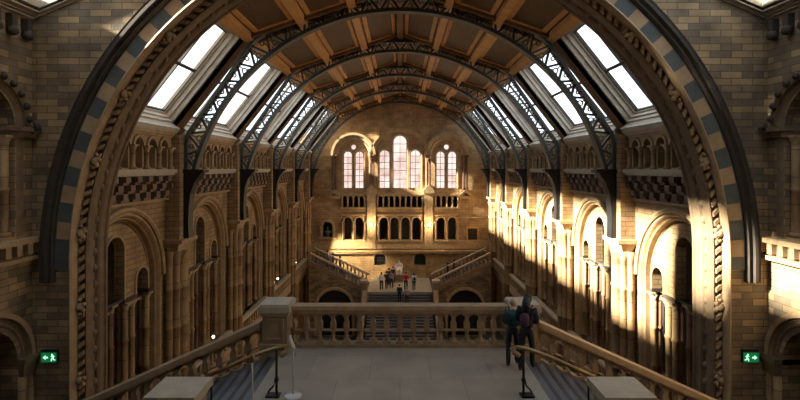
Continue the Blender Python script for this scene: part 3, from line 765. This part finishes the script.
# ------------------------------------------------------------------ far stairs with landing
YS0, YS1, LZ = 47.4, 50.6, -11.75
fl = MB().box(-3.1, 3.1, YS0, YE, Zr(LZ)-.4, Zr(LZ))
struct(fl, 'floor_far_landing', SLATE, 'stone landing at the head of the far central stair', 'floor')
t = thing('staircase', 'broad central stone stair rising to the statue landing at the far end', 'stairs', (0, YS0, 0))
for i in range(26):
    z = Zr(LZ)-.16*(i+1)
    if z < .1: break
    MB().box(-2.95, 2.95, -.34*(i+1), -.34*i, max(0, z-.6), z).box(-2.95, 2.95, -.34*(i+1)-.03, -.34*(i+1)+.02, z-.05, z).build('step', STEP, t)
t0 = t
FL = 5.5
def far_flight(q):
    SD = 'left' if q < 0 else 'right'
    t = thing('staircase', 'stone stair flight climbing outward to the %s gallery at the far end' % SD, 'stairs', (q*3.1, YS0, 0))
    n = 17
    for i in range(n):
        x0, x1 = .32*i, .32*(i+1); z = Zr(LZ)+.155*(i+1)
        MB().box(min(q*x0, q*x1), max(q*x0, q*x1), .34, YS1-YS0-.35, z-.5, z).build('step', STEP, t)
    top = Zr(LZ)+.155*n
    o = [(0, 0), (0, Zr(LZ)-.12), (FL, Zr(LZ)-.12+.155/.32*FL), (FL, 0)]
    w = [(q*a, b) for a, b in o]
    MB().box(q*3.1-1.9, q*3.1+1.9, .325, .335, .05, ZC-11.45).build('vault_shade', DARKV, t)  # dark sheet stands in for the shade inside the arch
    hole = [(q*a, b) for a, b in arch_pts(3.1, ZC-13.2, 1.65, .05, 12)]
    MB().panel(w, [hole], 0, .32, lambda a, b, tt: (a, tt, b)).build('flank_wall', FRONT, t)
    MB().arch([(1.65, 0), (1.65, -.1), (1.9, -.1), (1.92, 0)], ZC-13.2, .05, lambda a, b, tt: (a, tt, b), 14, cx=q*3.1).build('arch_mould', ENDP, t)
    for yy, nm in ((.16, 'lower'), (YS1-YS0-.17, 'rear')):
        b = thing('stair_balustrade', ('front' if nm == 'lower' else 'rear')+' sloping balustrade of the far %s stair flight' % SD, 'balustrade', (q*3.1, YS0+yy, Zr(LZ)), 0, 'balustrades of the far stairs')
        sh = lambda u: .155/.32*u
        MB().strip([(q*0, .92), (q*FL, .92+sh(FL))], [(0, 1.08), (q*FL, 1.08+sh(FL))], -.16, .16).build('handrail', CAP, b)
        MB().strip([(q*0, -.1), (q*FL, -.1+sh(FL))], [(0, .25), (q*FL, .25+sh(FL))], -.14, .14).build('base_rail', BAL, b)
        for i in range(14):
            u = .3+i*.38; z = sh(u)
            MB().lathe(q*u, 0, [(.1, z+.2), (.06, z+.3), (.1, z+.5), (.06, z+.72), (.11, z+.94)], 8).build('baluster', BAL, b)
    p = thing('stair_newel', 'stone newel post at the foot of the far %s flight' % SD, 'newel post', (q*3.38, YS0-.38, Zr(LZ)))
    MB().box(-.28, .28, -.28, .28, -4, 1.0).build('shaft', BAL, p); MB().box(-.36, .36, -.36, .36, 1.0, 1.22).build('cap', CAP, p)
    p = thing('stair_balustrade', 'stone cheek wall with coping beside the far central stair, %s' % SD, 'balustrade', (q*3.3, YS0-.75, 0), 0)
    m = MB(); a = Zr(LZ)+.35
    m.panel([(0, 0), (0, a), (-5.5, a-5.5*.47), (-7, 0)], [], -.2, .2, lambda u, b, tt: (tt, u, b)); m.build('cheek', BAL, p)
far_flight(-1); far_flight(1)

# ------------------------------------------------------------------ bridge balustrade, newels, flights
BY, LZ0 = 12.8, -4.56
def keyhole(c, zc, r, w, zb, f=lambda u: 0):
    pts = []
    for k in range(13):
        a = PI+PI/2-math.asin(w/r)+0
    a0 = -PI/2+math.asin(w/r)+.0
    arc = [(c+r*math.cos(a), zc+r*math.sin(a)) for a in [a0+(2*PI-2*math.asin(w/r))*k/14 for k in range(15)]]
    pts = [(c+w, zb)]+arc+[(c-w, zb)]
    return [(u, z+f(u)) for u, z in pts]
t = thing('balustrade', 'straight stone balustrade with keyhole openings across the front of the landing', 'balustrade', (0, BY+.02, Zr(LZ0)))
hw, sp = 2.74, .3425
MB().box(-hw, hw, -.17, .17, .95, 1.06).box(-hw, hw, -.13, .13, .86, .95).build('handrail', RAILC, t)
MB().box(-hw, hw, -.16, .16, 0, .09).build('base_rail', BAL, t)
hs = [keyhole(-hw+sp*(i+.5), .69, .132, .1, .42) for i in range(16)]
MB().panel(rect(-hw, hw, .40, .86), hs, -.08, .08, lambda a, b, tt: (a, tt, b)).build('arcade_panel', BAL, t)
for i in range(17):
    x = -hw+sp*i
    m = MB().box(x-.1, x+.1, -.12, .12, .09, .15)
    m.lathe(x, 0, [(.07, .15), (.05, .18), (.045, .3), (.05, .36), (.07, .38), (.05, .4), (.075, .45)], 10)
    m.build('baluster', BAL, t)
for q, SD in ((-1, 'left'), (1, 'right')):
    p = thing('newel_post', 'big square stone newel post at the %s end of the bridge balustrade' % SD, 'newel post', (q*3.13, BY, Zr(LZ0)))
    MB().box(-.31, .31, -.31, .31, -.9, .9).build('shaft', BAL, p)
    MB().box(-.37, .37, -.37, .37, -.9, .16).build('plinth', BAL, p)
    MB().box(-.35, .35, -.35, .35, .86, .96).box(-.38, .38, -.42, .42, .96, 1.12).box(-.35, .35, -.39, .39, 1.12, 1.16).build('cap', CAP, p)
    MB().panel(rect(-.22, .22, .25, .8), [rect(-.16, .16, .31, .74)], -.34, -.31, lambda a, b, tt: (a, tt, b)).build('panel_frame', BAL, p)
    SLP = .45
    # side flight
    f = thing('staircase', 'dark slate steps going down from the landing to the %s' % SD, 'stairs', (q*2.95, 8.2, 0))
    for i in range(20):
        x0, x1 = .33*i, .33*(i+1); z = Zr(LZ0)-.33*SLP*(i+1)
        o = MB().box(min(q*x0, q*x1), max(q*x0, q*x1), .8, BY-8.2-.2, z-.4, z).build('step', STEP, f)
        MB().box(min(q*(x1-.07), q*(x1+.012)), max(q*(x1-.07), q*(x1+.012)), .8, BY-8.2-.2, z-.05, z+.006).build('nosing', NOSE, o)
    b = thing('stair_balustrade', 'sloping stone balustrade descending from the bridge to the %s' % SD, 'balustrade', (q*3.53, BY, Zr(LZ0)), 0, 'sloping balustrades beside the near stairs')
    Ln = 5.4; sh = lambda u: -SLP*u
    def sm(a, b_, tt, q=q): return (q*a, tt, b_+sh(a))
    def srect(z0, z1, y0, y1, m): return m.panel([(0, z0), (Ln, z0), (Ln, z1), (0, z1)], [], y0, y1, sm)
    m = MB(); srect(.5, .66, -.18, .18, m); srect(.44, .5, -.12, .12, m); m.build('handrail', RAILC, b)
    m = MB(); srect(-.72, -.3, -.15, .15, m); m.build('base_rail', BAL, b)
    n = 15; sp2 = Ln/n
    hs = [keyhole(sp2*(i+.5), .28, .132, .1, .02) for i in range(n)]
    MB().panel(rect(0, Ln, 0, .46), hs, -.08, .08, sm).build('arcade_panel', BAL, b)
    for i in range(1, n+1):
        x = sp2*i-.02; z = sh(x)
        m = MB().box(q*x-.09, q*x+.09, -.12, .12, z-.36, z-.26)
        m.lathe(q*x, 0, [(.07, z-.26), (.05, z-.22), (.045, z-.1), (.07, z-.05), (.05, z-.02), (.075, z+.04)], 10)
        m.build('baluster', BAL, b)
    # inner newel
    p = thing('newel_post', 'low newel post with broad flat cap at the bottom %s of the view' % SD, 'newel post', (q*4.12, 9.35, Zr(LZ0)-.5-.15))
    MB().box(-.36, .36, -.36, .36, -.6, .95).build('shaft', BAL, p)
    MB().box(-.38, .38, -.38, .38, .85, .97).box(-.46, .46, -.45, .45, .97, 1.12).build('cap', CAP, p)
    # brass rail
    r = thing('handrail', 'curving brass handrail on a bronze post going down the %s steps' % SD, 'handrail', (q*2.47, 10.0, Zr(LZ0)))
    pts = [(q*-.12, -.16, .86), (q*-.2, -.1, .9), (q*-.22, .0, .94), (q*-.14, .02, .965), (q*0, 0, .96), (q*.2, 0, .9), (q*.5, 0, .79), (q*1.0, 0, .57), (q*1.42, 0, .375)]
    MB().tube(pts, .06, 8, .7).build('rail', BRASS, r)
    MB().tube([(0, 0, .02), (0, 0, .92)], .026).tube([(q*.03, 0, .3), (q*.06, 0, .2), (q*.14, 0, .12), (q*.17, 0, .05)], .018).box(-.06 if q > 0 else -.2, .2 if q > 0 else .06, -.1, .1, 0, .035).lathe(0, 0, [(.045, .3), (.045, .36)], 8).build('post', BRONZE, r)
    MB().tube([(q*1.3, 0, .42), (q*1.3, 0, -.42)], .022).build('post', BRONZE, r)
for (x, y, lb) in ((-2.135, 9.98, 'slim steel rope post on a round base standing on the landing'), (-2.72, 9.2, 'grey rope post beside the brass handrail at the left, nearer the bottom edge')):
    t = thing('stanchion', lb, 'rope post', (x, y, Zr(LZ0)), 0, 'rope posts on the landing')
    MB().lathe(0, 0, [(.17, 0), (.175, .02), (.15, .035), (.05, .05), (.03, .06)], 20).build('base', STEEL, t)
    MB().lathe(0, 0, [(.018, .05), (.018, .95), (.018, 1.0)], 10).build('pole', STEEL, t)
    if x > -2.5: MB().tube([(0, 0, .95), (-.02, 0, 1.02), (-.05, 0, 1.12), (-.05, 0, 1.22)], [.03, .035, .03, .02], 8).tube([(-.05, 0, 1.2), (.03, 0, 1.0), (.05, 0, .82)], .012, 6).build('post_head', STEEL, t)
    else: MB().lathe(0, 0, [(.03, .98), (.045, 1.02), (.045, 1.1), (.02, 1.13)], 10).build('post_head', BRASS, t)

# gallery lamps on the left parapets
for i, (y, lb) in enumerate(((25.3, 'nearest'), (29.7, 'second nearest'), (36.1, 'third from the front'), (37.4, 'fourth from the front'), (38.6, 'fifth from the front'), (44.2, 'sixth from the front'), (45.2, 'deepest'))):
    l = thing('parapet_lamp', 'small white lamp on the left gallery parapet, %s' % lb, 'lamp', (-WX+.26, y, Zr(GAL+1.0)), 0, 'small lamps along the left gallery')
    MB().lathe(0, 0, [(.08, 0), (.08, .03), (.025, .06), (.025, .4)], 8).build('stem', BRASS, l)
    MB().ball((0, 0, .46), .075, 8, 6).build('globe', LAMPM, l)

# ------------------------------------------------------------------ people and statue
def skin(name, verts, edges, mat, parent, root=0, sub=1):
    me = bpy.data.meshes.new(name); bm = bmesh.new(); ly = bm.verts.layers.skin.verify()
    bv = [bm.verts.new(v[:3]) for v in verts]
    for a, b in edges: bm.edges.new((bv[a], bv[b]))
    for i, v in enumerate(verts):
        bv[i][ly].radius = (v[3], v[4] if len(v) > 4 else v[3]); bv[i][ly].use_root = (i == root)
    bm.to_mesh(me); bm.free()
    o = bpy.data.objects.new(name, me); C.objects.link(o); o.parent = parent; me.materials.append(mat)
    m = o.modifiers.new('Skin', 'SKIN'); m.use_smooth_shade = True
    s = o.modifiers.new('Subdivision', 'SUBSURF'); s.levels = sub; s.render_levels = sub
    return o
CLOTH = {}
def cloth(c, rough=.85):
    if c not in CLOTH: CLOTH[c] = plain('fabric_%d_%d_%d' % c, c, rough, .2, 8)
    return CLOTH[c]
SKINM = plain('skin', (196, 148, 120), .5, .1, 5)
def person(label, loc, rot, top, legs, hair, h=1.7, lean=0., stride=.12, arms='down', long_hair=False, near=False, skirt=False, bag=None, bagx=0., hood=None, group=None):
    t = thing('person', label, 'person', loc, rot, group)
    k = h/1.7
    def P(x, y, z, *r):      # figure faces +y; lean bends the trunk forward above the hips
        if z > .95:
            d = z-.95; y2 = y*math.cos(lean)+d*math.sin(lean); z2 = .95+d*math.cos(lean)-y*math.sin(lean); y, z = y2, z2
        return (x*k, y*k, z*k)+tuple(q*k for q in r)
    st = stride/2
    hands = {}
    def arm(q, pose):
        if pose == 'down': return [(q*.19, 0, 1.4), (q*.235, -.02, 1.14), (q*.23, .07, .9), (q*.225, .1, .82)]
        if pose == 'rail': return [(q*.19, 0, 1.4), (q*.25, .1, 1.16), (q*.18, .34, 1.12), (q*.16, .42, 1.11)]
        if pose == 'up': return [(q*.19, 0, 1.4), (q*.25, .12, 1.2), (q*.1, .3, 1.4), (q*.07, .33, 1.47)]
        return [(q*.19, 0, 1.4), (q*.24, .0, 1.14), (q*.14, .22, 1.08), (q*.08, .28, 1.09)]
    V = []; E = []
    def chain(pts, start=None):
        prev = start
        for p in pts:
            V.append(p); i = len(V)-1
            if prev is not None: E.append((prev, i))
            prev = i
        return prev
    pel = chain([P(0, 0, .95, .1, .075)])
    che = chain([P(0, 0, 1.12, .12, .09), P(0, .0, 1.3, .135, .095), P(0, 0, 1.42, .09, .07)], pel)
    chain([P(0, .01, 1.48, .05), P(0, .02, 1.54, .055, .06), P(0, .03, 1.61, .078, .095), P(0, .02, 1.68, .055, .065)], che)
    V.append(P(0, .135, 1.59, .014)); E.append((len(V)-1, len(V)-3))
    for q in (-1, 1):
        A = arm(q, arms)
        w = chain([P(*A[0], .05), P(*A[1], .04), P(*A[2], .028)], che)
        hd = chain([P(*A[3], .034, .022)], w)
        if near:
            a, b = Vector(A[2]), Vector(A[3]); d = (b-a).normalized(); sd_ = d.cross(Vector((0, 0, 1)) if abs(d.z) < .8 else Vector((0, 1, 0))).normalized()
            for fi, (o_, ln) in enumerate(((-.03, .07), (-.01, .085), (.01, .08), (.03, .06))):
                p1 = b+d*.035+sd_*o_; p2 = p1+d*ln*.5; p3 = p2+d*ln*.3+Vector((0, 0, -.025))
                chain([P(*p1, .0095), P(*p2, .009), P(*p3, .008)], hd)
            p1 = b-sd_*.035*q; chain([P(*p1, .011), P(*(p1+d*.04-sd_*.015*q), .009)], hd)
        L = [(q*.09, 0, .9), (q*.1, q*st+.02, .5), (q*.1, q*st*1.6-.02, .09), (q*.11, q*st*1.6+.12, .045)]
        chain([P(*L[0], .07), P(*L[1], .045), P(*L[2], .03), P(*L[3], .026)], pel)
        # garments follow the same joints
        S2 = [P(*L[2], .056), P(L[3][0], L[3][1]-.08, .05, .052, .05), P(*L[3], .045, .035)]
        skin('shoe', S2, [(0, 1), (1, 2)], cloth((34, 30, 30)), t)
    skin('body', V, E, SKINM, t)
    V = []; E = []
    pel = chain([P(0, 0, 1.04, .12, .09), P(0, 0, .94, .15, .125)])
    for q in (-1, 1):
        if skirt: continue
        chain([P(q*.09, 0, .88, .1), P(q*.1, q*st+.02, .5, .07), P(q*.1, q*st*1.6-.02, .07, .06)], pel)
    if skirt: chain([P(0, 0, .75, .19, .16), P(0, 0, .55, .22, .2)], pel)
    skin('trousers' if not skirt else 'skirt', V, E, cloth(legs), t)
    V = []; E = []
    b = chain([P(0, 0, .84, .17, .14)]); che = chain([P(0, 0, 1.1, .15, .12), P(0, 0, 1.3, .165, .12), P(0, 0, 1.42, .11, .09), P(0, .0, 1.47, .07)], b)
    for q in (-1, 1):
        A = arm(q, arms)
        chain([P(*A[0], .075), P(*A[1], .058), P(*A[2], .043)], 2)
    skin('jacket', V, E, cloth(top), t)
    m = MB()
    hc = P(0, -.005, 1.635)
    m.ball(hc[:3], .112*k, 12, 8, (.92, 1.02, 1.02))
    if long_hair:
        m.tube([P(0, -.06, 1.66), P(0, -.11, 1.55), P(0, -.12, 1.42), P(0, -.125, 1.26)], [.08*k, .1*k, .1*k, .05*k], 10)
    m.build('hair', cloth(hair, .6), t)
    if bag:
        m = MB(); c0 = P(0, -.2, 1.22)
        bb = skin('backpack', [P(bagx, -.2, 1.0, .12, .08), P(bagx, -.21, 1.18, .125, .09), P(bagx, -.18, 1.34, .1, .06)], [(0, 1), (1, 2)], cloth(bag), t)
        for q in (-1, 1): MB().tube([P(q*.1, -.14, 1.4), P(q*.11, .0, 1.5), P(q*.12, .13, 1.38), P(q*.15, .06, 1.1), P(q*.13, -.12, 1.02)], .018*k, 6).build('strap', cloth(bag), bb)
    return t
person('person in teal jacket with a dark backpack leaning towards the balustrade', (2.60, 11.55, Zr(LZ0)), -.3, (38, 92, 92), (34, 34, 40), (178, 156, 128), 1.52, .5, .16, 'rail', near=True, bag=(24, 26, 32), bagx=-.13)
person('person with long dark hair and dark coat at the head of the right steps', (2.86, 11.3, Zr(LZ0)), -.5, (34, 30, 48), (26, 26, 32), (18, 15, 16), 1.66, .14, .2, 'front', long_hair=True, near=True, bag=(70, 44, 62))
FZ = Zr(LZ)
far = [('person in white top and black trousers at the left of the landing group', 381.5, 48.2, (220, 216, 210), (24, 24, 28), (30, 24, 20), 0, 'down'),
       ('person in dark clothes next to the white-topped visitor at the left', 386.5, 48.6, (40, 38, 42), (30, 30, 36), (26, 20, 18), .4, 'front'),
       ('person in grey top standing just left of the statue', 391.5, 48.9, (140, 140, 146), (44, 44, 56), (50, 36, 26), 2.8, 'front'),
       ('person in maroon coat before the statue plinth', 389, 50.2, (92, 32, 32), (60, 26, 26), (28, 20, 18), .6, 'up'),
       ('person in dark maroon jacket furthest back by the statue', 393, 51.0, (70, 26, 28), (46, 26, 26), (22, 16, 14), -.3, 'down'),
       ('person in bright red jacket on the far landing', 406, 48.2, (190, 28, 40), (30, 26, 34), (40, 26, 20), 3.0, 'front'),
       ('person in white shirt with a dark bag, rightmost on the far landing', 414, 48.0, (226, 224, 222), (50, 52, 66), (34, 26, 22), .2, 'down')]
for lb, px, y, a, b, hr, rot, arms in far:
    person(lb, ((px-400)/F*y, y, FZ), rot, a, b, hr, 1.68, 0, .1, arms, bag=(30, 30, 40) if 'bag' in lb else None, group='visitors at the far stairs')
for lb, px, i, a, b, hr, rot in (('person in dark coat walking up the far central stair', 399.5, 3, (28, 28, 32), (26, 26, 30), (22, 18, 16), 0), ('person in pale grey top lower on the far central stair', 407, 4, (168, 166, 164), (50, 50, 56), (150, 140, 130), 0)):
    y = YS0-.34*i-.17; person(lb, ((px-400)/F*y, y, FZ-.16*(i+1)), rot, a, b, hr, 1.62, 0, .14, group='visitors at the far stairs')
for lb, px, a, b, rot in (('person in blue jacket climbing the far left flight', 333, (44, 62, 138), (36, 36, 60), 1.57), ('person in pale top following up the far left flight', 340.5, (120, 110, 100), (34, 32, 40), 1.57), ('person in light grey ahead on the far left flight', 328, (150, 150, 160), (60, 60, 80), 1.57),
                          ('person in dark jacket on the far right flight', 447.5, (34, 30, 32), (28, 26, 30), -1.57), ('person in black jacket with white sleeve higher on the far right flight', 454, (70, 70, 74), (24, 24, 28), -1.57)):
    y = 49.0; x = (px-400)/F*y; i = int((abs(x)-3.1)/.32); person(lb, (x, y, FZ+.155*(i+1)), rot, a, b, (30, 22, 18), 1.68, .05, .18, group='visitors at the far stairs')
# seated marble figure
t = thing('statue', 'white marble seated figure on a plinth before the end wall', 'statue', (-.1, 51.9, FZ))
MB().box(-.55, .55, -.6, .6, 0, .12).box(-.45, .45, -.5, .5, .12, .62).box(-.5, .5, -.55, .55, .62, .72).build('plinth', plain('plinth_stone', (150, 120, 100), .6), t)
MB().box(-.36, .36, -.1, .4, .72, 1.15).box(-.36, .36, .28, .4, 1.15, 1.75).build('chair', MARBLE, t)
V = [(0, .12, 1.25, .2, .17), (0, .14, 1.5, .2, .15), (0, .12, 1.78, .22, .15), (0, .08, 1.93, .09), (0, .02, 2.1, .13, .14), (0, -.06, 2.0, .08)]
E = [(0, 1), (1, 2), (2, 3), (3, 4), (4, 5)]
for q in (-1, 1):
    n = len(V); V += [(q*.16, -.1, 1.24, .13), (q*.17, -.38, 1.2, .1), (q*.17, -.4, .85, .08), (q*.17, -.5, .76, .06)]; E += [(0, n), (n, n+1), (n+1, n+2), (n+2, n+3)]
    n = len(V); V += [(q*.28, .1, 1.72, .09), (q*.36, .0, 1.48, .075), (q*.22, -.25, 1.36, .055), (q*.18, -.33, 1.34, .05)]; E += [(2, n), (n, n+1), (n+1, n+2), (n+2, n+3)]
skin('figure', V, E, MARBLE, t, 0, 2)

# ------------------------------------------------------------------ light
def sun_dir(d):
    v = Vector(d).normalized(); return v.to_track_quat('-Z', 'Y').to_euler()
sd_ = bpy.data.lights.new('sun', 'SUN'); sd_.energy = 44; sd_.color = (1, .85, .64); sd_.angle = .05
so = bpy.data.objects.new('sun', sd_); C.objects.link(so); so.rotation_euler = sun_dir((1, .13, -.45)); so.location = (-30, 20, 40)
w = bpy.data.worlds.new('sky'); bpy.context.scene.world = w; w.use_nodes = True
bg = w.node_tree.nodes['Background']; bg.inputs[0].default_value = (.93, .96, 1.0, 1); bg.inputs[1].default_value = 1.55
for q in (-1, 1):
    l = bpy.data.lights.new('lamp_light', 'POINT'); l.energy = 110; l.color = (1, .75, .45); l.shadow_soft_size = .18
    o = bpy.data.objects.new('lamp_light', l); C.objects.link(o); o.location = (q*3.05, YE-.95, Zr(-5.98))

l = bpy.data.lights.new('added_stair_fill', 'SPOT'); l.energy = 4500; l.color = (1, .8, .52); l.spot_size = .75; l.spot_blend = .6; l.shadow_soft_size = .15  # added fill for the far wall's left patch, no lamp there
o = bpy.data.objects.new('added_stair_fill', l); C.objects.link(o); o.location = (-8.4, 48.6, Zr(-5.4)); o.rotation_euler = sun_dir((3.6, 4.9, -4.1))

# ------------------------------------------------------------------ camera
cd = bpy.data.cameras.new('camera'); cam = bpy.data.objects.new('camera', cd); C.objects.link(cam)
cam.location = (0, 0, ZC); cam.rotation_euler = (PI/2, 0, 0)
cd.sensor_width = 36; cd.lens = 36*F/800; cd.shift_y = -32/800; cd.clip_start = .05; cd.clip_end = 300
sc = bpy.context.scene; sc.camera = cam
sc.view_settings.view_transform = 'Standard'; sc.view_settings.look = 'None'; sc.view_settings.gamma = 1; sc.view_settings.use_curve_mapping = False
sc.view_settings.exposure = 1.02
sc.cycles.use_denoising = True
sc.cycles.max_bounces = 8; sc.cycles.diffuse_bounces = 6; sc.cycles.transparent_max_bounces = 16
sc.cycles.sample_clamp_indirect = 8
